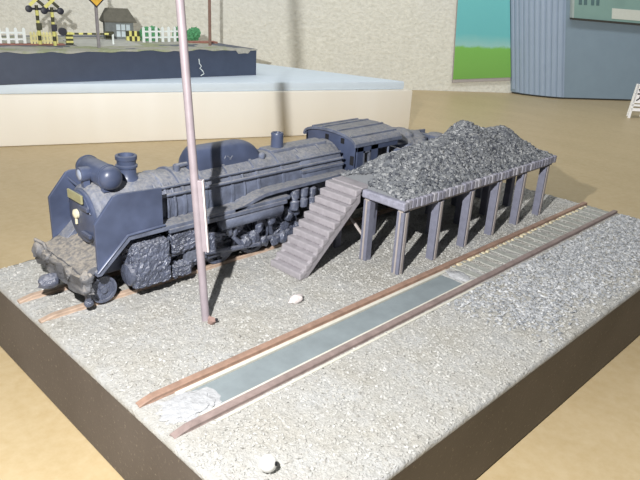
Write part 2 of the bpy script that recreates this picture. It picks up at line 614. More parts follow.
# stone edging: one course of small blocks along each visible edge
def course(name, p0, p1, n, depth, outward):
    bm = B()
    p0, p1 = Vector(p0), Vector(p1)
    d = (p1 - p0) / n
    out = Vector(outward)
    for i in range(n):
        j = rng.uniform(-0.12, 0.12); g = 0.06
        a = p0 + d * (i + g) + out * j
        b = p0 + d * (i + 1 - g) + out * j
        dz = rng.uniform(-0.12, 0.12)
        c0 = [a, b, b - out * depth, a - out * depth]
        prism(bm, [(q.x, q.y, 14.75) for q in c0], (0, 0, 1.95 + dz), 0.22)
    return tag(obj(name, bm, 'stones', plat), kind='stuff')
course('stone_edging', (PX0, PY0, 0), (PX1, PY0, 0), 46, 1.5, (0, -1, 0))
course('stone_edging', (PX1, PY0, 0), (PX1, PY1, 0), 15, 1.5, (1, 0, 0))
bm = B(); box(bm, PX0 - .1, PX0 + 1.3, PY0 - .1, 48.15, 14.8, 16.65, 0.35); roughen(bm, 0.05, 0.5)
obj('end_beam', bm, 'stone_course', plat)
# posts: square timber with a pale batten on one face
bm = B(); box(bm, -0.95, 0.95, -0.95, 0.95, 0, 14.2, 0.12); post_me = mesh_of('post', bm, 'post_paint')
bm = B(); box(bm, -0.4, 0.4, -0.16, 0.0, 0.1, 14.1, 0.05); bat_me = mesh_of('batten', bm, 'post_edge')
bm = B(); box(bm, -0.16, 0.0, -0.22, 0.22, 0.1, 14.1, 0.05); bat2_me = mesh_of('batten', bm, 'post_edge')
for yi, y in enumerate((38.0, 47.3, 56.6)):
    for i in range(6):
        x = 66.3 + 12.45 * i
        p = link('post', post_me, plat, (x, y, 0))
        if yi == 0:
            link('batten', bat_me, p, (x, y - 0.95, 0))
        if i == 0:
            link('batten', bat2_me, p, (x - 0.95, y, 0))
bm = B()
for y in (38.0, 47.3):
    pass
tube(bm, [(66.3, 47.3, 4.5), (66.3, 56.6, 11.5)], 0.35, 6)
obj('brace', bm, 'post_edge', plat)

# ------------------------------------------------------------------ staircase
st = thing('staircase', (56, 53, 0), 'narrow straight pale grey model staircase climbing to the coaling platform', 'staircase')
N = 11
sx0, sx1, sz1 = 47.3, 64.4, 16.6
rise = sz1 / N
run = (sx1 - sx0) / N
for i in range(N):
    bm = B()
    x0 = sx0 + run * i
    prism(bm, [(x0 - 0.25, 48.2, rise * i + 0.0), (x0 - 0.25, 48.2, rise * (i + 1)), (x0 + run + 0.2, 48.2, rise * (i + 1)),
               (x0 + run + 0.2, 48.2, rise * (i + 1) - 0.75), (x0 + 0.55, 48.2, rise * (i + 1) - 0.75), (x0 + 0.55, 48.2, rise * i)], (0, 9.4, 0), 0.26)
    roughen(bm, 0.05, 0.9, 0, i)
    obj('step', bm, 'stair_paint', st)
for y in (48.35, 56.5):
    bm = B()
    prism(bm, [(sx0 + 0.1, y, 0), (sx0 - .1, y, rise * 0.55), (sx1, y, sz1 - 0.6), (sx1, y, sz1 - 3.0), (sx0 + 2.2, y, 0)], (0, 0.9, 0), 0.12)
    obj('stringer', bm, 'stair_paint', st)
bm = B(); box(bm, 64.7, 68.0, 48.4, 57.6, 16.31, 16.75, 0.15)
obj('landing', bm, 'stair_paint', st)

# ------------------------------------------------------------------ coal heap
RX = [64, 68, 74, 85, 92, 97, 102.5, 107, 112, 118, 122, 126.5, 131.5]
RZ = [16.8, 19.4, 21.6, 23.3, 24.0, 24.3, 26.8, 25.0, 23.7, 23.5, 22.9, 20.4, 16.7]
def heap_h(x, y):
    r = np.interp(x, RX, RZ) - 16.5
    c = 48.5 + 2.0 * noise.noise(Vector((x * 0.06, 0, 5)))
    t = (y - c) / ((57.9 - c) if y > c else (c - 37.7))
    k = max(0.0, 1 - abs(t) ** 1.5)
    p = Vector((x, y, 0))
    return max(16.6, 16.6 + r * k + (0.5 * noise.noise(p * 0.22) + 0.35 * noise.noise(p * 0.6)) * min(1, r * k / 2))
def heap_free(x, y):
    if x < 68.6 and y > 47.8: return x > 68.0
    return True
heap = thing('coal_heap', (98, 47.5, 16.4), 'grey heap of crushed coal piled along the top of the coaling platform', 'coal heap')
verts, faces = [], []
nx, ny = 110, 38
hx0, hx1, hy0, hy1 = 65.6, 131.2, 37.6, 57.9
for j in range(ny + 1):
    for i in range(nx + 1):
        x = hx0 + (hx1 - hx0) * i / nx; y = hy0 + (hy1 - hy0) * j / ny
        z = heap_h(x, y) if heap_free(x, y) else 16.32
        if i in (0, nx) or j in (0, ny): z = 16.25
        verts.append((x * S, y * S, z * S))
for j in range(ny):
    for i in range(nx):
        a = j * (nx + 1) + i
        faces.append((a, a + 1, a + nx + 2, a + nx + 1))
me = bpy.data.meshes.new('heap_core'); me.from_pydata(verts, [], faces); me.materials.append(MAT['coal'])
link('heap_core', me, heap)
pts, sz = [], []
while len(pts) < 21000:
    x, y = nrs.uniform(hx0, hx1), nrs.uniform(hy0, hy1)
    if not heap_free(x, y): continue
    z = heap_h(x, y)
    s = abs(nrs.normal(0.22, 0.09)) + 0.1
    pts.append((x, y, z + s * 0.25)); sz.append(s)
tag(link('coal_lumps', scatter_mesh('coal_lumps', pts, sz, 'coal', 0.85, 1.0, 'cube'), heap), kind='stuff')

# ------------------------------------------------------------------ locomotive
CY = 69.5
loco = thing('steam_locomotive', (48, CY, 1.0), 'dusty dark blue-grey model steam locomotive with smoke deflectors, standing on the rear track', 'locomotive')
RT = 0.8      # rail top
BZ = 15.7      # boiler centre height

# boiler barrel
bm = B()
lathe(bm, (12.2, CY, BZ), (1, 0, 0), [(0, 5.2), (0.5, 5.75), (1.0, 5.9), (13.6, 5.9), (13.8, 6.1), (14.6, 6.1), (14.8, 5.9), (30, 6.05), (46, 6.2), (62.2, 6.3)], 40)
boiler = obj('boiler', bm, 'loco_paint', loco, 35)
for x in (29.5, 34.5, 41.0, 48.0, 55.0, 62.0, 68.5):
    bm = B()
    lathe(bm, (x, CY, BZ), (1, 0, 0), [(0, 6.0), (0.1, 6.32 + (x - 29) * 0.006), (0.7, 6.32 + (x - 29) * 0.006), (0.8, 6.0)], 40)
    obj('boiler_band', bm, 'loco_paint', boiler, 35)
# vertical ribs low on the smokebox flank
for x in (24.2, 26.0, 27.6, 32.0, 44.5):
    bm = B()
    pts_ = [(x, CY - 6.25 * math.cos(a), BZ + 6.25 * math.sin(a)) for a in (math.radians(q) for q in range(-15, 50, 8))]
    tube(bm, pts_, 0.28, 6)
    obj('pipe', bm, 'loco_paint', boiler, 60)
# boiler skin dust ridge along the crown
bm = B(); prism(bm, [(55, CY - 2.2, BZ + 5.8), (55, CY + 2.2, BZ + 5.8), (55, CY + 1.9, BZ + 6.55), (55, CY - 1.9, BZ + 6.55)], (17.5, 0, 0), 0.2)
obj('crown_plate', bm, 'loco_paint', boiler)
# firebox sides
bm = B()
prism(bm, [(61, CY - 6.6, 9), (61, CY + 6.6, 9), (61, CY + 6.6, 17), (61, CY + 5.2, 20.4), (61, CY + 2, 21.7), (61, CY - 2, 21.7), (61, CY - 5.2, 20.4), (61, CY - 6.6, 17)], (13.2, 0, 0), 0.5)
obj('firebox', bm, 'loco_paint', loco, 40)
# smokebox front and door
bm = B()
lathe(bm, (12.3, CY, BZ), (-1, 0, 0), [(0, 5.0), (0.5, 4.9), (0.9, 4.2), (1.15, 2.5), (1.2, 0.3)], 36)
door = obj('smokebox_door', bm, 'loco_smooth', loco, 40)
bm = B(); box(bm, 10.6, 11.0, CY - 2.7, CY + 2.7, BZ + 3.2, BZ + 4.8, 0.08)
obj('number_plate', bm, 'gold_plate', door)
bm = B(); lathe(bm, (11.05, CY + .3, BZ + 0.6), (-1, 0, 0), [(0, 0.9), (0.5, 0.85), (0.75, 0.4)], 12)
cyl(bm, (10.8, CY + .3, BZ - 1.3), (10.8, CY + .3, BZ + 1.2), 0.25, 8)
obj('door_handle', bm, 'pale_gold', door, 40)
for dz in (-2.6, 2.4):
    bm = B(); box(bm, 10.7, 11.3, CY - 4.4, CY - 1.2, BZ + dz - .35, BZ + dz + .35, 0.1)
    obj('hinge_strap', bm, 'loco_smooth', door)
bm = B(); tube(bm, [(11.4, CY - 4.6 * math.cos(a), BZ + 4.6 * math.sin(a)) for a in (math.radians(q) for q in range(20, 161, 10))], 0.16, 6)
obj('handrail', bm, 'loco_smooth', door, 60)
# saddle below the smokebox
bm = B(); prism(bm, [(12.6, CY - 4.0, 5), (12.6, CY + 4.0, 5), (12.6, CY + 5.2, BZ - 2.4), (12.6, CY - 5.2, BZ - 2.4)], (11, 0, 0), 0.3)
obj('saddle', bm, 'loco_paint', loco)

# feed-water heater across the top, headlamp, chimney
bm = B()
lathe(bm, (15.6, CY - 5.9, 23.4), (0, 1, 0), [(0, 0.4), (0.25, 1.3), (0.8, 1.95), (1.4, 2.15), (10.4, 2.15), (11, 1.95), (11.55, 1.3), (11.8, 0.4)], 28)
h = obj('feedwater_heater', bm, 'loco_smooth', loco, 50)
for dy in (-4.3, -3.7, 3.9):
    bm = B(); lathe(bm, (15.6, CY + dy, 23.4), (0, 1, 0), [(0, 2.1), (0.05, 2.28), (0.35, 2.28), (0.4, 2.1)], 28)
    obj('heater_band', bm, 'loco_smooth', h, 40)
for dy in (-3.2, 3.2):
    bm = B(); box(bm, 14.4, 16.8, CY + dy - .6, CY + dy + .6, 20.6, 22.2, 0.15)
    obj('heater_bracket', bm, 'loco_smooth', h)
bm = B()
lathe(bm, (14.2, CY - .2, 23.6), (-1, 0, 0), [(0, 0.9), (0.6, 1.25), (2.2, 1.35), (2.4, 1.3), (2.4, 1.05)], 20)
box(bm, 12.3, 13.5, CY - .7, CY + .3, 21.2, 22.4)
hl = obj('headlamp', bm, 'loco_smooth', loco, 40)
bm = B(); lathe(bm, (11.9, CY - .2, 23.6), (-1, 0, 0), [(0, 1.1), (0.2, 0.8), (0.28, 0.2)], 20)
obj('lamp_lens', bm, 'lens', hl, 60)
bm = B()
lathe(bm, (21.2, CY, 20.8), (0, 0, 1), [(0, 2.5), (0.6, 2.1), (1.2, 1.72), (2.6, 1.72), (2.7, 2.0), (3.1, 2.05), (3.3, 1.75), (4.1, 1.78), (4.2, 2.0), (4.9, 2.0), (5.0, 1.85), (5.0, 1.5), (4.2, 1.4)], 28)
obj('chimney', bm, 'loco_smooth', loco, 40)

# long dome casing
bm = B()
rings = []
L0, L1 = 33.4, 52.2
nL, nA = 28, 18
for i in range(nL + 1):
    u = i / nL
    x = L0 + (L1 - L0) * u
    # height rises steeply at the front, falls in a long curve behind
    k = min(1, (u / 0.10)) ** 0.45 if u < 0.10 else (1 if u < 0.66 else math.sqrt(max(0, 1 - ((u - 0.66) / 0.345) ** 2.3)))
    hgt = 0.4 + 4.4 * k
    w = 2.0 + 0.8 * k
    ring = []
    for j in range(nA + 1):
        a = math.pi * j / nA
        cy_, sz_ = math.cos(a), math.sin(a)
        ring.append(bm.verts.new((x, CY + w * (abs(cy_) ** 0.7) * (1 if cy_ > 0 else -1), 20.6 + hgt * (sz_ ** 0.75))))
    rings.append(ring)
for a, b in zip(rings, rings[1:]):
    for j in range(nA):
        bm.faces.new((a[j], a[j + 1], b[j + 1], b[j]))
bm.faces.new(rings[0]); bm.faces.new(list(reversed(rings[-1])))
dome = obj('dome_casing', bm, 'loco_smooth', loco, 45)
bm = B()
for a, b in (((41.8, 22.5), (42.2, 23.1)), ((43.2, 22.2), (43.9, 22.9)), ((42.6, 23.0), (43.6, 22.2))):
    tube(bm, [(a[0], CY - 2.75, a[1]), (b[0], CY - 2.72, b[1])], 0.12, 5)
obj('casting_mark', bm, 'loco_paint', dome)
bm = B(); cyl(bm, (31.2, CY - 1.2, 20.9), (31.2, CY - 1.2, 22.6), 0.7, 12); cyl(bm, (30.9, CY - 1.2, 22.4), (33.6, CY - 1.2, 22.4), 0.45, 10)
obj('valve', bm, 'loco_paint', loco, 40)
bm = B(); lump(bm, (52.0, CY - 2.6, 21.6), (0.8, 0.7, 0.9), 4, 0.2, sub=2)
obj('valve', bm, 'loco_paint', loco, 40)
bm = B(); lathe(bm, (58.6, CY, 21.4), (0, 0, 1), [(0, 1.45), (3.4, 1.38), (3.8, 1.45), (4.1, 1.3), (4.1, 0.9), (3.6, 0.8)], 24)
obj('safety_valve', bm, 'loco_smooth', loco, 40)
bm = B(); lathe(bm, (58.6, CY, 21.4), (0, 0, 1), [(0, 2.0), (0.6, 1.8), (0.7, 1.4)], 24)
obj('valve_base', bm, 'loco_paint', loco, 40)

# long handrails and pipes on both flanks
for sgn in (-1, 1):
    bm = B(); tube(bm, [(23.5, CY + sgn * 6.15, BZ + 2.9), (45, CY + sgn * 6.35, BZ + 3.0), (73.8, CY + sgn * 6.5, BZ + 3.1)], 0.34, 8)
    obj('handrail', bm, 'loco_paint', loco, 60)
    bm = B(); tube(bm, [(23.5, CY + sgn * 5.2, BZ + 4.2), (45, CY + sgn * 5.4, BZ + 4.3), (73.8, CY + sgn * 5.6, BZ + 4.4)], 0.30, 8)
    obj('pipe', bm, 'loco_paint', loco, 60)
    bm = B(); box(bm, 60.5, 74, min(CY + sgn * 5.2, CY + sgn * 6.9), max(CY + sgn * 5.2, CY + sgn * 6.9), BZ + 1.4, BZ + 2.1, 0.12)
    obj('firebox_ledge', bm, 'loco_paint', loco)

# running boards, deflectors
for sgn in (-1, 1):
    ye = CY + sgn * 9.4
    yi = CY + sgn * 5.6
    ya, yb = min(ye, yi), max(ye, yi)
    bm = B()
    prism(bm, [(9.3, ya, 7.6), (9.3, ya, 8.3), (15.6, ya, 13.9), (54.6, ya, 13.9), (54.6, ya, 13.1), (16.0, ya, 13.1), (10.2, ya, 7.6)], (0, yb - ya, 0), 0.1)
    rb = obj('running_board', bm, 'loco_paint', loco)
    ys = CY + sgn * 9.4
    bm = B(); prism(bm, [(24, ys - .35, 13.2), (24, ys + .35, 13.2), (24, ys + .35, 12.4), (24, ys - .35, 12.4)], (29.5, 0, 0), 0.1)
    obj('valance', bm, 'loco_paint', rb)
    # raised rear length of the board, joined by a curved riser
    cur = [(39.5, 13.9), (42.0, 14.2), (44.5, 15.0), (47.5, 15.7), (51, 15.9), (73.8, 16.1)]
    bm = B()
    poly = [(x_, ya, z_) for x_, z_ in cur] + [(x_, ya, z_ - 0.75) for x_, z_ in reversed(cur)]
    prism(bm, poly, (0, (yb - ya), 0))
    obj('raised_board', bm, 'loco_paint', rb, 40)
    # smoke deflector
    bm = B()
    pl = [(9.6, 8.6), (9.6, 17.3), (13.3, 21.6), (14.2, 21.9), (22.9, 21.5), (22.9, 14.0), (15.7, 14.0)]
    y0 = CY + sgn * 9.0
    prism(bm, [(a, y0 - 0.3, b) for a, b in pl], (0, 0.6, 0), 0.12)
    df = obj('smoke_deflector', bm, 'loco_smooth', loco)
    if sgn > 0:
        pass
    bm = B(); tube(bm, [(9.5, y0 + sgn * .35, 8.3), (15.6, y0 + sgn * .35, 13.95), (23.2, y0 + sgn * .35, 14.2)], 0.28, 6)
    obj('edge_strip', bm, 'loco_smooth', df, 60)
    bm = B(); tube(bm, [(13.5, y0, 20.6), (14.5, CY + sgn * 5.0, 19.0)], 0.25, 6)
    obj('stay_rod', bm, 'loco_smooth', df, 60)
    # air tank below the board
    bm = B(); lathe(bm, (36.5, CY + sgn * 7.9, 11.2), (1, 0, 0), [(0, 0.5), (0.3, 1.3), (0.9, 1.75), (16, 1.75), (16.6, 1.3), (16.9, 0.5)], 20)
    obj('air_tank', bm, 'loco_paint', loco, 45)
    # pumps and lumps ahead of the cab
    for x_, z_, r_, hh in ((57.2, 9.4, 1.15, 5.4), (60.0, 9.6, 1.1, 5.2), (62.8, 9.6, 0.9, 4.6)):
        bm = B(); lathe(bm, (x_, CY + sgn * 7.9, z_), (0, 0, 1), [(0, r_ * .5), (0.4, r_), (hh * .42, r_), (hh * .46, r_ * .7), (hh * .54, r_ * .7), (hh * .58, r_), (hh - .4, r_), (hh, r_ * .5)], 14)
        obj('air_pump', bm, 'loco_grime', loco, 45)

# frame and front end
bm = B(); box(bm, 13, 92, CY - 3.2, CY + 3.2, 4.6, 11.2, 0.2); obj('main_frame', bm, 'black_void', loco)
bm = B()
box(bm, 6.4, 8.4, CY - 9.3, CY + 9.3, 4.6, 8.0)
roughen(bm, 0.55, 0.8, 11, 3)
beam = obj('buffer_beam', bm, 'loco_apron', loco, 60)
bm = B()
prism(bm, [(7.2, CY - 8.6, 7.4), (7.2, CY + 8.6, 7.4), (12.6, CY + 8.4, 9.2), (12.6, CY - 8.4, 9.2)], (0, 0, 1.0))
roughen(bm, 0.3, 0.6, 7, 8)
obj('front_apron', bm, 'loco_apron', loco, 60)
bm = B()
lump(bm, (5.0, CY + 1.0, 4.3), (2.1, 1.5, 1.4), 3, 0.3)
obj('coupler', bm, 'loco_grime', loco, 50)
for y_, x_, s_ in ((CY + 8.2, 6.6, (1.1, 1.5, 1.7)), (CY - 8.4, 7.6, (1.2, 1.2, 1.5)), (CY + 4.6, 6.5, (0.9, 1.3, 1.1)), (CY - 4.0, 6.7, (1.0, 1.6, 1.2))):
    bm = B(); lump(bm, (x_, y_, 7.3 + 0.2 * (y_ > CY)), s_, y_, 0.45)
    obj('beam_fitting', bm, 'loco_apron', beam, 50)
bm = B(); tube(bm, [(6.6, CY + 8.8, 8.2), (6.3, CY + 8.9, 9.6), (6.9, CY + 6.8, 9.3), (7.2, CY + 6.4, 8.0)], 0.35, 7)
obj('handrail', bm, 'loco_apron', beam, 60)
for sgn in (-1, 1):
    bm = B(); roughen(tube(bm, [(8.0, CY + sgn * 7.6, 5.2), (8.2, CY + sgn * 7.4, 2.3)], 0.6, 8), 0.1, 0.9)
    obj('guard_iron', bm, 'loco_grime', loco, 50)
    bm = B(); lump(bm, (8.2, CY + sgn * 7.4, 2.1), (0.9, 0.8, 0.8), 2, 0.2, sub=2)
    obj('step_block', bm, 'loco_grime', loco, 50)

# wheels
def wheel_mesh(name, r, w, spokes, mat):
    bm = B()
    # rim ring (axis y, near face at y = -w/2)
    n = 32
    prof = [(r * 0.82, -w / 2), (r, -w / 2), (r, w / 2), (r * 0.82, w / 2)]
    rg = [[bm.verts.new((q * math.cos(2 * math.pi * i / n), yy, q * math.sin(2 * math.pi * i / n))) for q, yy in prof] for i in range(n)]
    for i in range(n):
        a, b = rg[i], rg[(i + 1) % n]
        for k_ in range(4):
            bm.faces.new((a[k_], a[(k_ + 1) % 4], b[(k_ + 1) % 4], b[k_]))
    cyl(bm, (0, -w / 2 - 0.15, 0), (0, w / 2, 0), r * 0.26, 16)
    cyl(bm, (0, 0 if spokes else -w * .22, 0), (0, w / 2, 0), r * 0.84, 24)
    for i in range(spokes):
        a = 2 * math.pi * i / spokes
        tube(bm, [(r * .2 * math.cos(a), -w * .25, r * .2 * math.sin(a)), (r * .86 * math.cos(a), -w * .25, r * .86 * math.sin(a))], r * 0.07, 6)
    return mesh_of(name, bm, mat, 40)
dw = wheel_mesh('driving_wheel', 4.4, 1.3, 12, 'loco_grime')
lw = wheel_mesh('leading_wheel', 2.6, 1.2, 0, 'loco_grime')
DRX = (29.0, 38.3, 47.6, 56.9)
for sgn in (-1, 1):
    rz = 0 if sgn < 0 else math.pi
    for x_ in DRX:
        o = link('driving_wheel', dw, loco, (x_, CY + sgn * 4.75, RT + 4.4)); o.rotation_euler.z = rz
    o = link('leading_wheel', lw, loco, (11.6, CY + sgn * 6.0, RT + 2.6)); o.rotation_euler.z = rz
    o = link('trailing_wheel', lw, loco, (70.0, CY + sgn * 4.75, RT + 2.6)); o.rotation_euler.z = rz
    yr = CY + sgn * 6.1
    # cylinder block with rough casting
    bm = B()
    y0, y1 = sorted((CY + sgn * 4.2, CY + sgn * 9.6))
    box(bm, 16.4, 24.2, y0, y1, 2.6, 11.4, 0.9)
    roughen(bm, 0.36, 1.9, 13, 2)
    cb = obj('cylinder_block', bm, 'loco_grime', loco)
    for k_ in range(14):
        bm = B(); lump(bm, (17.4 + rng.random() * 6, CY + sgn * 9.5, 3.6 + rng.random() * 7), (0.7, 0.35, 0.6), k_, 0.4, sub=2)
        obj('rivet_lump', bm, 'loco_grime', cb)
    bm = B(); lathe(bm, (16.6, CY + sgn * 7.4, 5.4), (-1, 0, 0), [(0, 2.2), (0.8, 2.1), (1.1, 1.2)], 18); obj('cylinder_cover', bm, 'loco_grime', cb, 40)
    bm = B(); y0, y1 = sorted((CY + sgn * 6.4, CY + sgn * 8.9)); box(bm, 25.0, 32.8, y0, y1, 7.6, 11.9, 0.5); box(bm, 25.0, 29.2, y0, y1, 2.4, 5.0, 0.5)
    roughen(bm, 0.4, 1.7, 9, 5)
    obj('motion_bracket', bm, 'loco_grime', loco)
    # guides, rods
    bm = B(); box(bm, 24, 33.5, yr - .4 + sgn * 1.3, yr + .4 + sgn * 1.3, 6.6, 7.3, 0.1); box(bm, 24, 33.5, yr - .4 + sgn * 1.3, yr + .4 + sgn * 1.3, 4.2, 4.8, 0.1)
    obj('slide_bar', bm, 'loco_grime', loco)
    bm = B(); box(bm, 28.4, 31.4, yr - .7 + sgn * 1.3, yr + .7 + sgn * 1.3, 4.6, 6.9, 0.25); obj('crosshead', bm, 'steel', loco)
    bm = B(); tube(bm, [(29.8, yr + sgn * 1.4, 5.6), (47.6, yr + sgn * 1.4, 3.6)], 0.55, 8); obj('connecting_rod', bm, 'loco_grime', loco, 50)
    bm = B(); tube(bm, [(29.0, yr + sgn * .4, 3.7), (38.3, yr + sgn * .4, 3.7), (47.6, yr + sgn * .4, 3.7), (56.9, yr + sgn * .4, 3.7)], 0.6, 8)
    for x_ in DRX: cyl(bm, (x_, yr - .3, 3.7), (x_, yr + sgn * 1.1, 3.7), 1.0, 14)
    obj('coupling_rod', bm, 'loco_grime', loco, 50)
    bm = B(); tube(bm, [(24.5, yr + sgn * 1.0, 9.2), (34, yr + sgn * 1.0, 9.0), (41.5, yr + sgn * 1.0, 7.4)], 0.45, 8); tube(bm, [(41.5, yr + sgn * 1.2, 9.8), (40.5, yr + sgn * 1.2, 7), (42.5, yr + sgn * 1.2, 5)], 0.6, 8); tube(bm, [(42.5, yr + sgn * 1.2, 5), (47.0, yr + sgn * 1.2, 5.6)], 0.45, 8)
    obj('valve_gear', bm, 'loco_grime', loco, 50)
    for k_ in range(34):                           # lumpy castings, brake gear and sandpipes between the wheels
        x_ = 25.5 + k_ * 1.28 + rng.uniform(-.5, .5)
        bm = B(); lump(bm, (x_, yr + sgn * rng.uniform(0.2, 1.6), rng.uniform(3.0, 9.8)), (rng.uniform(.7, 1.5), rng.uniform(.5, .9), rng.uniform(.7, 1.7)), k_, 0.5, sub=2)
        obj('chassis_lump', bm, 'loco_grime', loco)
    bm = B(); y0, y1 = sorted((CY + sgn * 3.0, CY + sgn * 6.2)); box(bm, 60.5, 91, y0, y1, 4.2, 12.5, 0.3); obj('ashpan', bm, 'black_void', loco)

# cab
CX0, CX1, CW = 76.3, 91.5, 8.5
bm = B(); box(bm, CX0 + .4, CX1, CY - CW + .2, CY + CW - .2, 12.2, 13.4, 0.1)
cabp = obj('cab', bm, 'loco_paint', loco)
for sgn in (-1, 1):
    y0 = CY + sgn * CW
    def sp_(x0, x1, z0, z1, nm='side_panel', mt='loco_smooth'):
        bm = B(); box(bm, x0, x1, y0 - .35, y0 + .35, z0, z1, 0.08); return obj(nm, bm, mt, cabp)
    sp_(CX0, CX1 - 4, 9.5, 16.2); sp_(CX0, 78.6, 16.2, 21.4); sp_(81.2, 84.0, 16.2, 21.4); sp_(CX0, CX1, 20.2, 22.2)
    bm = B()
    for q in ((78.6, 79.0, 16.2, 20.2), (80.8, 81.2, 16.2, 20.2), (78.6, 81.2, 16.2, 16.6), (78.6, 81.2, 19.8, 20.2)):
        box(bm, q[0], q[1], y0 + sgn * .1 - .35, y0 + sgn * .1 + .35, q[2], q[3])
    obj('window_frame', bm, 'steel', cabp)
    bm = B(); cyl(bm, (CX1 - 3.2, y0, 9.5), (CX1 - 3.2, y0, 20.4), 0.28, 8); obj('grab_rail', bm, 'loco_paint', cabp)
def arch(z0, w, top, n=16):
    return [(w * math.cos(math.pi * i / n), z0 + (top - z0) * math.sin(math.pi * i / n) ** 0.8) for i in range(n + 1)]
pr = arch(21.6, CW, 23.8)
bm = B(); prism(bm, [(CX0, CY + a, b) for a, b in pr] + [(CX0, CY - CW, 13), (CX0, CY + CW, 13)], (0.6, 0, 0))
obj('front_wall', bm, 'loco_smooth', cabp)
for dy in (-3.9, 1.4):
    bm = B(); box(bm, CX0 - .18, CX0 + .1, CY + dy - .55, CY + dy + .55, 21.4, 22.7, 0.05)
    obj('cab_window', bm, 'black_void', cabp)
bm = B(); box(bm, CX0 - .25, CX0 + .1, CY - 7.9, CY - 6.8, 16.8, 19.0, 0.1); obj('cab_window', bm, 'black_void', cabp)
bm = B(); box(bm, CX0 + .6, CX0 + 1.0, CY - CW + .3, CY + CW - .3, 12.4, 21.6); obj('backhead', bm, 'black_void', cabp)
ro = arch(21.5, CW + .6, 24.4); ri = arch(21.3, CW + .2, 23.7)
bm = B(); prism(bm, [(CX0 - .9, CY + a, b) for a, b in ro] + [(CX0 - .9, CY + a, b) for a, b in reversed(ri)], (17.4, 0, 0))
roof = obj('roof', bm, 'loco_paint', cabp, 30)
for ang in (48, 74, 106, 140):
    a = math.radians(ang)
    y_, z_ = (CW + .6) * math.cos(a), 21.5 + 2.9 * math.sin(a) ** 0.8
    bm = B(); box(bm, CX0 - .6, CX0 + 16.3, CY + y_ - .3, CY + y_ + .3, z_ - .3, z_ + .3, 0.1); obj('roof_rib', bm, 'loco_paint', roof)

# tender
ten = thing('locomotive_tender', (110, CY, 1.0), 'dark coal tender coupled behind the locomotive cab, half hidden by the coal heap', 'tender')
TW = 8.6
bm = B(); box(bm, 94, 127.5, CY - TW - .2, CY + TW + .2, 6.2, 15.5, 0.3); tb = obj('tank', bm, 'loco_smooth', ten)
for sgn in (-1, 1):
    bm = B(); y0 = CY + sgn * TW
    prism(bm, [(94, y0 - .3, 15.3), (94, y0 - .3, 19.0), (113.5, y0 - .3, 18.6), (115.5, y0 - .3, 17), (127.3, y0 - .3, 16.6), (127.3, y0 - .3, 15.3)], (0, .6, 0), 0.1)
    obj('bunker_side', bm, 'loco_paint', ten)
bm = B(); box(bm, 93.7, 94.4, CY - TW, CY + TW, 8, 18.6, 0.1); obj('front_plate', bm, 'loco_paint', ten)
bm = B(); box(bm, 113.2, 114, CY - TW, CY + TW, 15, 18.8, 0.1); obj('bulkhead', bm, 'loco_paint', ten)
bm = B(); lump(bm, (104, CY + 1, 16.6), (9.6, 7.6, 4.0), 6, 0.16, 1.3, 5); obj('tender_coal', bm, 'loco_paint', ten, 60)
bm = B(); lathe(bm, (121, CY, 15.3), (0, 0, 1), [(0, 2.4), (2.1, 2.4), (2.4, 2.0), (2.5, 0.4)], 20); obj('filler_hatch', bm, 'loco_paint', ten, 40)
bm = B(); box(bm, 92.6, 128, CY - 3.5, CY + 3.5, 4.8, 6.4); obj('frame', bm, 'black_void', ten)
bm = B(); box(bm, 92.1, 94.2, CY - .9, CY + .9, 4.9, 5.7); obj('drawbar', bm, 'black_void', ten)
for x_ in (98.5, 106.0, 115.5, 123.0):
    for sgn in (-1, 1):
        o = link('wheel', lw, ten, (x_, CY + sgn * 4.75, RT + 2.6)); o.rotation_euler.z = 0 if sgn < 0 else math.pi
for x0 in (96.5, 113.5):
    for sgn in (-1, 1):
        bm = B(); box(bm, x0, x0 + 11.5, CY + sgn * 6.2 - .4, CY + sgn * 6.2 + .4, 3.0, 5.0, 0.15); obj('bogie_frame', bm, 'loco_grime', ten)

# ------------------------------------------------------------------ pole in front of the locomotive
pole = thing('trackside_pole', (23.1, 46.9, 0), 'tall thin pinkish pole rising past the top, planted in the gravel before the locomotive', 'pole')
pd = Vector((1.55, 5.45, 30.0)) / 30.0
pb = Vector((22.8, 47.1, 0))
bm = B(); tube(bm, [pb + pd * z_ for z_ in (-0.3, 20, 45, 70, 88)], 0.72, 14)
obj('shaft', bm, 'pole_paint', pole, 60)
rt = Vector((0.69, -0.72, 0))
bm = B()
q0, q1 = pb + pd * 12.6, pb + pd * 25.0
fwd = Vector((0.72, 0.69, 0))
c0 = [q0 + rt * 0.2 - fwd * .45, q0 + rt * 1.3 - fwd * .45, q0 + rt * 1.3 + fwd * .45, q0 + rt * 0.2 + fwd * .45]
prism(bm, c0, q1 - q0, 0.15)
sp2 = obj('signal_plate', bm, 'pole_paint', pole)
bm = B(); c0 = [q0 + rt * 1.3 - fwd * .5, q0 + rt * 1.6 - fwd * .5, q0 + rt * 1.6 + fwd * .5, q0 + rt * 1.3 + fwd * .5]
prism(bm, c0, q1 - q0, 0.08)
obj('plate_edge', bm, 'pole_plate', sp2)
bm = B()
tube(bm, [pb + Vector((0.0, 0, 0.5)), pb + rt * 0.8 + Vector((0, 0, 0.1)), pb + rt * 1.2 - fwd * 1.2 + Vector((0, 0, 0.3)), pb + rt * 1.5 - fwd * 1.3 + Vector((0, 0, 1.0))], 0.66, 10)
obj('foot', bm, 'pole_foot', pole, 60)
bm = B(); lathe(bm, pb + rt * 1.95 - fwd * 1.2 + Vector((0, 0, 0.9)), rt, [(0, .3), (.12, .3), (.45, .2)], 10)
obj('foot_hook', bm, 'ink', pole)

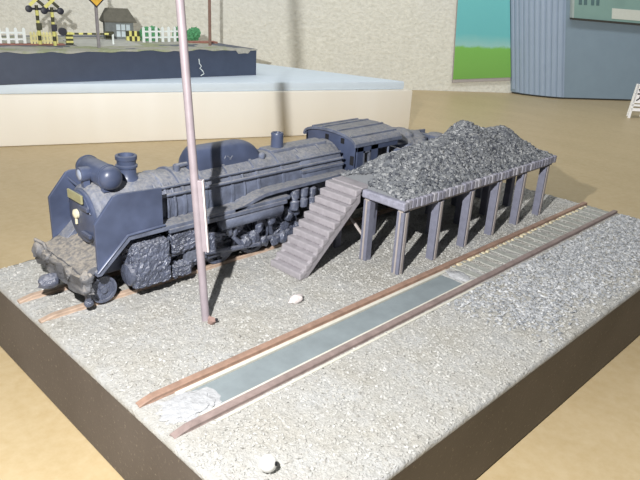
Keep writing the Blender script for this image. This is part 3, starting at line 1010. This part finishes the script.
# stray bead and pebble
bead = thing('white_bead', (6.6, 10.9, 0), 'small round white bead with a dark hole lying on the gravel', 'bead')
bm = B(); lathe(bm, (6.6, 10.9, -0.15), (0, 0, 1), [(0, 0.3)] + [(1.15 - 1.15 * math.cos(a), 1.15 * math.sin(a)) for a in (math.radians(q) for q in range(18, 165, 14))] + [(2.3, 0.2)], 24)
obj('body', bm, 'bead_white', bead, 70)
hd = Vector((0.40, -0.85, 0.30)).normalized()
bm = B(); lathe(bm, Vector((6.6, 10.9, 1.0)) + hd * 1.02, hd, [(0, 0.3), (0.14, 0.3), (0.16, 0.2)], 14)
obj('hole', bm, 'ink', bead)
bm = B(); lump(bm, (40.3, 42.0, 0.6), (1.5, 1.0, 0.95), 9, 0.3, 0.9)
tag(obj('pebble', bm, 'pebble', None, 60), 'single pinkish-white pebble on the gravel before the staircase foot', 'pebble')

# ------------------------------------------------------------------ plinth with the second diorama
PF0, PF1 = Vector((20, 263.5, 0)), Vector((240.5, 171, 0))
bm = B()
prism(bm, [(20, 263.5, TZ), (241.4, 168.6, TZ), (222, 250, TZ), (60, 345, TZ)], (0, 0, 22.4), 0.8)
tag(obj('display_plinth', bm, 'plinth_cream', None, 30), 'low cream plinth box behind the locomotive, topped by a white board', 'plinth')
bm = B()
prism(bm, [(18, 263.4, 6.4), (238.5, 172.6, 6.4), (210.3, 259.8, 6.4), (60, 345, 6.4)], (0, 0, 4.1), 0.5)
tag(obj('foam_board', bm, 'white_board', None, 30), 'white foam board lying on the cream plinth', 'board')

DZ = 10.5
d2 = thing('village_diorama', (120, 255, DZ), 'navy-sided level-crossing diorama base standing on the white board', 'diorama')
bm = B()
ft2 = [(18, 251.4, 23.4), (178.8, 222.5, 23.4), (187, 269, 21.7), (160, 316, 21.7), (40, 334, 21.7)]
lo_ = [bm.verts.new((a, b, DZ)) for a, b, _ in ft2]; up_ = [bm.verts.new(q) for q in ft2]
bm.faces.new(list(reversed(lo_))); bm.faces.new((up_[0], up_[1], up_[2], up_[4])); bm.faces.new((up_[2], up_[3], up_[4]))
for i in range(5): bm.faces.new((lo_[i], lo_[(i + 1) % 5], up_[(i + 1) % 5], up_[i]))
obj('base_block', bm, 'navy_base', d2)
# rolling ground: overlaps the front edge in a wavy hem
verts, faces = [], []
nu, nv = 120, 24
A0, A1 = Vector((17.6, 251.2, 0)), Vector((179.2, 222.2, 0))
Bk0, Bk1 = Vector((42, 331, 0)), Vector((186, 292, 0))
def g2(u, v):
    p = (A0 * (1 - u) + A1 * u) * (1 - v) + (Bk0 * (1 - u) + Bk1 * u) * v
    z = 23.7 - 1.5 * min(1, v / 0.45) + 0.35 * noise.noise(Vector((p.x * .08, p.y * .08, 0))) + 0.2 * noise.noise(Vector((p.x * .3, p.y * .3, 3)))
    if u > 0.93: z -= 6 * (u - 0.93)
    return Vector((p.x, p.y, z))
for j in range(nv + 1):
    for i in range(nu + 1):
        verts.append(g2(i / nu, j / nv))
for j in range(nv):
    for i in range(nu):
        a = j * (nu + 1) + i
        faces.append((a, a + 1, a + nu + 2, a + nu + 1))
n0 = len(verts)
fd = Vector((-0.18, -0.98, 0))
for i in range(nu + 1):
    v = verts[i]
    dp = 0.2 + 0.9 * (0.5 + noise.noise(Vector((i * 0.16, 7, 0)))) + (1.6 if abs(i / nu - .95) < .018 else 0)
    verts.append(v + fd * 0.35 - Vector((0, 0, dp)))
for i in range(nu):
    faces.append((i + 1, i, n0 + i, n0 + i + 1))
me = bpy.data.meshes.new('turf'); me.from_pydata([tuple(v * S) for v in verts], [], faces); me.materials.append(MAT['meadow'])
me.polygons.foreach_set('use_smooth', [True] * len(me.polygons))
link('turf', me, d2)
GZ = 22.3
def strip(pts_, w, z, mat, name):
    bm = B()
    pts_ = [Vector(p) for p in pts_]
    for a, b in zip(pts_, pts_[1:]):
        d = (b - a).normalized(); n = Vector((-d.y, d.x, 0)) * w / 2
        prism(bm, [tuple(q) for q in ((a - n).to_3d() + Vector((0, 0, z - .8)), (b - n) + Vector((0, 0, z - .8)), (b + n) + Vector((0, 0, z - .8)), (a + n) + Vector((0, 0, z - .8)))], (0, 0, 1.1), 0.1)
    return obj(name, bm, mat, d2)
strip([(60, 283, 0), (102, 272.5, 0)], 6.0, GZ + .2, 'red_soil', 'soil_bed')
strip([(168, 268, 0), (184, 264, 0)], 6.0, GZ + .3, 'red_soil', 'soil_bed')
bm = B(); fc = lambda u_, z_: Vector((60.5 + u_ * 118.3, 243.8 - u_ * 21.3 - .55, z_))
tube(bm, [fc(.735, 19.2), fc(.737, 17.0), fc(.745, 15.8), fc(.738, 14.8), fc(.75, 13.6), fc(.756, 12.2), fc(.742, 11.3)], 0.22, 5)
obj('paint_scratch', bm, 'fence_white', d2)
# concrete crossing slab
bm = B(); prism(bm, [(104, 262, GZ - .5), (135, 257, GZ - .5), (142, 290, GZ - .5), (110, 292, GZ - .5)], (0, 0, 0.9), 0.1); obj('crossing_slab', bm, 'concrete_pad', d2)

u2 = Vector((0.97, -0.24, 0)).normalized()      # along the second diorama's front
v2 = Vector((0.24, 0.97, 0)).normalized()
def picket(name, p0, p1, n, hgt, mat, label, w=0.9):
    p0, p1 = Vector((*p0, GZ)), Vector((*p1, GZ))
    t_ = thing(name, (p0 + p1) / 2, label, 'fence')
    d = (p1 - p0); L = d.length; d.normalize(); nn = Vector((-d.y, d.x, 0))
    for zz_ in (0.3, 0.68):
        bm = B(); a = p0 + nn * .2 + Vector((0, 0, hgt * zz_ - .4)); prism(bm, [a, a + d * L, a + d * L + nn * .4, a + nn * .4], (0, 0, .8)); obj('rail', bm, mat, t_)
    for i in range(n):
        a = p0 + d * (L * i / (n - 1) - w / 2)
        bm = B(); q = [a, a + d * w, a + d * w + Vector((0, 0, hgt - .6)), a + d * (w / 2) + Vector((0, 0, hgt)), a + Vector((0, 0, hgt - .6))]
        prism(bm, q, nn * -.35); obj('picket', bm, mat, t_)
    return t_
picket('picket_fence', (66, 283.5), (86, 278.5), 7, 7.6, 'fence_white', 'white picket fence left of the crossing signals on the rear diorama', 1.3)
picket('picket_fence', (145, 273.5), (167, 272.5), 7, 7.8, 'fence_white', 'white picket fence right of the grey hut, before green bushes', 1.5)
t_ = picket('board_fence', (88.2, 276.2), (99, 273.4), 9, 6.0, 'fence_cream', 'cream yellow board fence around the crossing signal posts', 1.0)

def crossing_signal(p, hgt, label, box_side):
    t_ = thing('crossing_signal', (*p, GZ), label, 'signal', 'black and yellow crossing signals')
    c = Vector((*p, GZ))
    for i in range(8):                              # hazard-striped post
        bm = B(); cyl(bm, c + Vector((0, 0, hgt * i / 8)), c + Vector((0, 0, hgt * (i + 1) / 8)), 0.75, 10)
        obj('post_band', bm, 'signal_yellow' if i % 2 == 0 else 'barrier_dark', t_)
    z = 17.3 * hgt / 19
    bm = B(); tube(bm, [c - u2 * 3.2 + Vector((0, 0, z)), c + u2 * 3.2 + Vector((0, 0, z))], 0.5, 8); obj('lamp_arm', bm, 'black_plastic', t_)
    for s_ in (-1, 1):
        bm = B(); lathe(bm, c + u2 * 3.5 * s_ + Vector((0, 0, z)) - v2 * 0.6, -v2, [(0, 0.9), (.3, 1.5), (1.2, 1.5), (1.3, 1.3)], 16); obj('lamp', bm, 'black_plastic', t_, 40)
    bm = B(); q = c + Vector((0, 0, hgt * .48)) - v2 * .9
    prism(bm, [q - u2 * 1.1 + Vector((0, 0, -1.5)), q + u2 * 1.3 + Vector((0, 0, -1.5)), q + u2 * 1.3 + Vector((0, 0, 1.5)), q - u2 * 1.1 + Vector((0, 0, 1.5))], v2 * -1.0, .15); obj('control_box', bm, 'black_plastic' if box_side else 'barrier_dark', t_)
    for s_ in (-1, 1):                              # crossbuck
        ce = c + Vector((0, 0, hgt + 2.6)) - v2 * .9
        a = (u2 * s_ + Vector((0, 0, 0.9))).normalized(); b = (u2 * -s_ * .9 + Vector((0, 0, 1))).normalized()
        bm = B(); prism(bm, [ce - a * 4 - b * .7, ce + a * 4 - b * .7, ce + a * 4 + b * .7, ce - a * 4 + b * .7], v2 * (-.3 - .1 * s_)); obj('cross_board', bm, 'signal_yellow' if s_ > 0 else 'barrier_dark', t_)
    return t_
crossing_signal((91.0, 273.4), 17.6, 'yellow-black crossing signal nearer the picket fence, green control box', 0)
crossing_signal((96.3, 269.6), 17.0, 'yellow-black crossing signal with black control box, nearer the barrier', 1)

# barrier machine with striped arm
bt = thing('crossing_barrier', (103.5, 272, GZ), 'striped yellow crossing barrier with a black counterweight drum', 'barrier')
c = Vector((103.0, 271.5, GZ))
bm = B(); cyl(bm, c + Vector((-1.8, 0, 6.2)) + v2, c + Vector((-1.8, 0, 6.2)) - v2 * 1.4, 1.8, 18); obj('counterweight', bm, 'black_plastic', bt)
for i in range(6):
    bm = B(); a = c + Vector((1.2, 0, i * .95)); prism(bm, [a - u2 * 1.3, a + u2 * 1.8, a + u2 * 1.8 + v2 * 2, a - u2 * 1.3 + v2 * 2], (0, 0, .95)); obj('housing_band', bm, 'signal_yellow' if i % 2 else 'barrier_dark', bt)
for i in range(10):
    a = c + Vector((0, 0, 5.2)) + u2 * (1.5 + i * 2.0) - v2 * .4
    bm = B(); tube(bm, [a, a + u2 * 2.0], 0.5, 6); obj('arm_band', bm, 'signal_yellow' if i % 2 == 0 else 'barrier_dark', bt)
bm = B(); tube(bm, [c + u2 * 21.5 - v2 * .4 + Vector((0, 0, 5.2)), c + u2 * 21.5 - v2 * .4 + Vector((0, 0, 0.2))], 0.5, 6); obj('arm_rest', bm, 'fence_white', bt)

# yellow diamond sign on grey pole
sg = thing('warning_sign', (108.6, 251, GZ), 'yellow diamond warning sign on a slim grey post before the hut', 'sign')
bm = B(); cyl(bm, (108.6, 251, GZ - .3), (108.6, 251, GZ + 28), 0.75, 10); obj('post', bm, 'grey_pole', sg)
ce = Vector((108.6, 251, GZ + 22.4)) - v2 * .9
bm = B(); q = [ce + u2 * 4.2, ce + Vector((0, 0, 4.2)), ce - u2 * 4.2, ce - Vector((0, 0, 4.2))]; prism(bm, q, v2 * -.5); dm = obj('diamond_plate', bm, 'ink', sg)
bm = B(); q = [ce - v2 * .52 + u2 * 3.4, ce - v2 * .52 + Vector((0, 0, 3.4)), ce - v2 * .52 - u2 * 3.4, ce - v2 * .52 - Vector((0, 0, 3.4))]; prism(bm, q, v2 * -.12); obj('diamond_face', bm, simple('diamond_yellow', (222, 176, 60)), dm)

# grey hut
ht = thing('crossing_hut', (144, 293, GZ), 'small grey wooden crossing hut with a dark hipped roof', 'hut')
hu = Vector((0.93, -0.36, 0)).normalized(); hv = Vector((0.36, 0.93, 0))
hc = Vector((139.2, 287.5, GZ))
def hp(a, b, z): return hc + hu * a + hv * b + Vector((0, 0, z))
bm = B(); prism(bm, [hp(-7.2, 0, -.3), hp(7.2, 0, -.3), hp(7.2, 10, -.3), hp(-7.2, 10, -.3)], (0, 0, 10.4)); obj('wall', bm, 'house_wall', ht)
bm = B()
e = [bm.verts.new(hp(*q)) for q in ((-8.8, -1.6, 9.4), (8.8, -1.6, 9.4), (8.8, 11.6, 9.4), (-8.8, 11.6, 9.4), (-6.2, 4.6, 15.6), (5.4, 4.6, 15.6), (-8.8, -1.6, 8.8), (8.8, -1.6, 8.8), (8.8, 11.6, 8.8), (-8.8, 11.6, 8.8))]
for q in ((0, 1, 5, 4), (1, 2, 5), (2, 3, 4, 5), (3, 0, 4), (6, 7, 1, 0), (7, 8, 2, 1), (8, 9, 3, 2), (9, 6, 0, 3), (9, 8, 7, 6)): bm.faces.new([e[i] for i in q])
obj('roof', bm, 'house_roof', ht)
for i in range(3):
    bm = B(); a = -1.6 + i * 2.5
    prism(bm, [hp(a, -.1, 1.6), hp(a + 2.0, -.1, 1.6), hp(a + 2.0, -.1, 7.8), hp(a, -.1, 7.8)], -hv * .25)
    wd = obj('window', bm, 'house_window', ht)
    bm = B(); prism(bm, [hp(a, -.3, 4.4), hp(a + 2, -.3, 4.4), hp(a + 2, -.3, 4.9), hp(a, -.3, 4.9)], -hv * .15); obj('glazing_bar', bm, 'house_wall', wd)
for i in range(7):
    bm = B(); a = -7.2 + i * .8
    prism(bm, [hp(a, -.05, 0), hp(a + .6, -.05, 0), hp(a + .6, -.05, 9.2), hp(a, -.05, 9.2)], -hv * .2); obj('wall_plank', bm, 'house_wall', ht)
bm = B(); prism(bm, [hp(-7.6, -3.4, -.2), hp(-3.4, -3.4, -.2), hp(-3.4, -2.4, -.2), hp(-7.6, -2.4, -.2)], (0, 0, 4.6)); obj('porch_screen', bm, 'barrier_dark', ht)

# striped block
sb = thing('hazard_block', (143, 278, GZ), 'little yellow and black hazard-striped block beside the hut', 'barrier block')
for i in range(5):
    for j in range(2):
        a = Vector((139.0, 280.0, GZ - .1)) + u2 * (i * 1.35) + Vector((0, 0, j * 2.6))
        bm = B(); prism(bm, [a, a + u2 * 1.35, a + u2 * 1.35 + v2 * 1.6, a + v2 * 1.6], (0, 0, 2.6)); obj('stripe_piece', bm, 'signal_yellow' if (i + j) % 2 == 0 else 'barrier_dark', sb)

def bush(c, size, label):
    bm = B()
    for i in range(9):
        lump(bm, (c[0] + rng.uniform(-.55, .55) * size[0], c[1] + rng.uniform(-.5, .5) * size[1], GZ + size[2] * rng.uniform(.25, .6)), (size[0] * .55, size[1] * .55, size[2] * .48), i, 0.5, 1.6, 3)
    tag(obj('bush', bm, 'bush_green'), label, 'bush', 'green bushes of the rear diorama')
bush((153.0, 281.5), (7.0, 3.4, 6.6), 'broad green bush between hazard block and picket fence')
bush((170.0, 278.5), (3.6, 2.4, 7.0), 'small green bush behind the picket fence end, left of the thin pole')
bush((177.0, 276.0), (5.0, 3.0, 6.6), 'green bush on the red soil strip right of the trackside pole')

bp = thing('utility_pole', (168.4, 247.7, GZ), 'thin brown utility pole at the edge of the rear diorama', 'pole')
bm = B(); cyl(bm, (168.4, 247.7, GZ - .3), (168.4, 247.7, GZ + 46), 0.85, 10, 0.7); obj('shaft', bm, 'brown_pole', bp)
bm = B(); a = Vector((168.4, 247.7, GZ + 42)); tube(bm, [a - u2 * 5, a + u2 * 5], 0.5, 6); obj('crossarm', bm, 'brown_pole', bp)

# ------------------------------------------------------------------ painting, cabinet, plate, A-board
LEAN = -0.19
pa = thing('landscape_painting', wf(55, 0, -8), 'teal sky and green field painting leaning on the wall beside the grey cabinet', 'painting')
bm = B(); prism(bm, [wf(31.6, -.9, -9.6), wf(78.0, -.9, -6.4), wf(61.6, -.9, 80), wf(25.2, -.9, 80)], WN * 1.9, 0.15); fr = obj('panel', bm, 'frame_grey', pa)
bm = B(); prism(bm, [wf(31.6, 1.0, -7.0), wf(77.6, 1.0, -4.0), wf(61.6, 1.0, 79.8), wf(25.4, 1.0, 79.8)], WN * 0.3); obj('picture', bm, 'painting_print', pa)

cabt = thing('grey_cabinet', wf(150, 10, TZ), 'blue-grey cabinet with a ribbed curved side standing against the wall', 'cabinet')
CH = 110.0
def lean_prism(bm, foot, z0, z1, bev=0):
    a = [wf(s + LEAN * (z0 - TZ), n, z0) for s, n in foot]
    off = WD * (LEAN * (z1 - z0)) + Vector((0, 0, z1 - z0))
    return prism(bm, a, off, bev)
cv = []
for i in range(11):                       # curved flank from the wall to the front edge
    u = i / 10
    a = math.radians(90 * u)
    cv.append((80.5 + 31.5 * (0.55 * u + 0.45 * (1 - math.cos(a))), 1.0 + 20.0 * (0.55 * u + 0.45 * math.sin(a))))
foot = cv + [(300, 21), (300, -0.8), (80.5, -0.8)]
bm = B(); lean_prism(bm, foot, TZ + 1.2, TZ + CH); obj('body', bm, 'grey_cabinet', cabt)
bm = B(); lean_prism(bm, [(s + .8, n - .8 if n > 1 else n) for s, n in foot], TZ, TZ + 1.3); obj('plinth_gap', bm, 'dark_gap', cabt)
for i in range(len(cv) - 1):
    (s0, n0_), (s1, n1_) = cv[i], cv[i + 1]
    d = Vector((s1 - s0, n1_ - n0_)); L = d.length; d.normalize(); nn = Vector((-d.y, d.x))
    z0 = TZ + (3.5 if i == 0 else 1.8 if i == 1 else 1.3)
    ft = [(s0 + d.x * L * a + nn.x * b, n0_ + d.y * L * a + nn.y * b) for a, b in ((0.05, -.1), (0.05, .35), (0.3, .75), (0.7, .75), (0.95, .35), (0.95, -.1))]
    bm = B(); lean_prism(bm, ft, z0, TZ + CH); obj('rib', bm, 'cabinet_rib', cabt)
bm = B(); lean_prism(bm, [(111.8, 21.0), (113.2, 21.0), (113.2, 21.5), (111.8, 21.5)], TZ + 1.3, TZ + CH); obj('corner_strip', bm, 'cabinet_rib', cabt)

plt = thing('glass_plaque', wf(140, 24, 41), 'pale green plaque with a white label fixed to the grey cabinet front', 'plaque')
def fp(s, z, n): return wf(s + LEAN * (z - 41), n, z)
bm = B(); prism(bm, [fp(106.0, 41.6, 21.1), fp(200, 38.6, 21.1), fp(200, 92, 21.1), fp(106.0, 92, 21.1)], WN * 3.0, 0.2); pp = obj('plate', bm, 'green_plate', plt)
bm = B(); prism(bm, [fp(105.6, 41.2, 21.1), fp(107.0, 41.2, 21.1), fp(107.0, 92, 21.1), fp(105.6, 92, 21.1)], WN * 3.4); obj('rim', bm, 'plate_rim', plt)
bm = B(); prism(bm, [fp(105.6, 40.6, 21.1), fp(200, 37.6, 21.1), fp(200, 39.2, 21.1), fp(105.6, 41.9, 21.1)], WN * 3.6); obj('rim', bm, 'dark_gap', plt)
bm = B(); prism(bm, [fp(136.5, 42.6, 24), fp(190, 41.2, 24), fp(190, 48.6, 24), fp(136.5, 49.6, 24)], WN * .4); obj('label_card', bm, 'plate_label', plt)
for s_ in (110.5, 114.5, 120.0, 124.0):
    bm = B(); prism(bm, [fp(s_, 50.8, 24), fp(s_ + 2.4, 50.8, 24), fp(s_ + 2.4, 56, 24), fp(s_, 56, 24)], WN * .3); obj('lettering', bm, 'plate_text', plt)

ab = thing('a_board_sign', (411, 110, TZ), 'small white folding A-board with a black brush character on the table', 'sign')
R_ = Vector((0.69, -0.72, 0)); Fv = Vector((0.72, 0.69, 0)); O_ = Vector((406.4, 115.0, 0))
def ap(a, z, n=0.0):                      # a: across, z: height over table; the face leans back
    return O_ + R_ * a + Fv * (z * 0.22 - n) + Vector((0, 0, TZ + z))
lean_ = -0.06
for a0 in (0.0, 13.2):
    bm = B(); sk = 0.16 if a0 == 0 else -0.16
    prism(bm, [ap(a0, 0), ap(a0 + 1.5, 0), ap(a0 + 1.5 + sk * 21.5, 21.5), ap(a0 + sk * 21.5, 21.5)], Fv * .9, .1); obj('leg', bm, 'sign_white', ab)
    bm = B(); prism(bm, [ap(a0, 0) + Fv * 7 + R_ * (2.2 if a0 == 0 else -2.2), ap(a0 + 1.5, 0) + Fv * 7 + R_ * (2.2 if a0 == 0 else -2.2), ap(a0 + 1.5 + sk * 21.5, 21.5) + Fv * .9, ap(a0 + sk * 21.5, 21.5) + Fv * .9], Fv * .9, .1); obj('rear_leg', bm, 'sign_white', ab)
for z0, z1 in ((4.6, 6.4), (7.6, 8.8)):
    bm = B(); prism(bm, [ap(1.0, z0), ap(13.6, z0), ap(13.2, z1), ap(1.4, z1)], Fv * .8); obj('crossbar', bm, 'sign_white', ab)
bm = B(); prism(bm, [ap(1.6, 9.6), ap(13.1, 9.6), ap(11.2, 21.4), ap(3.4, 21.4)], Fv * .8, .1); pn = obj('panel', bm, 'sign_white', ab)
def stroke(pts_, w):
    bm = B()
    for a, b in zip(pts_, pts_[1:]):
        p, q = ap(a[0], a[1], .02), ap(b[0], b[1], .02)
        d = (q - p).normalized(); nrm = d.cross(Fv).normalized() * w / 2
        prism(bm, [p - nrm, q - nrm * .7, q + nrm * .7, p + nrm], Fv * -.15)
    obj('brush_stroke', bm, 'ink', pn)
stroke([(7.4, 19.4), (7.4, 15.6)], 1.1)
stroke([(5.0, 18.6), (6.0, 16.6)], 1.0)
stroke([(9.8, 18.6), (8.8, 16.6)], 1.0)
stroke([(4.2, 15.4), (10.6, 15.6)], 1.0)
stroke([(6.6, 15.2), (5.8, 12.6), (3.9, 11.2)], 1.0)
stroke([(8.4, 15.2), (8.5, 12.0), (10.8, 11.4), (10.9, 12.8)], 1.0)
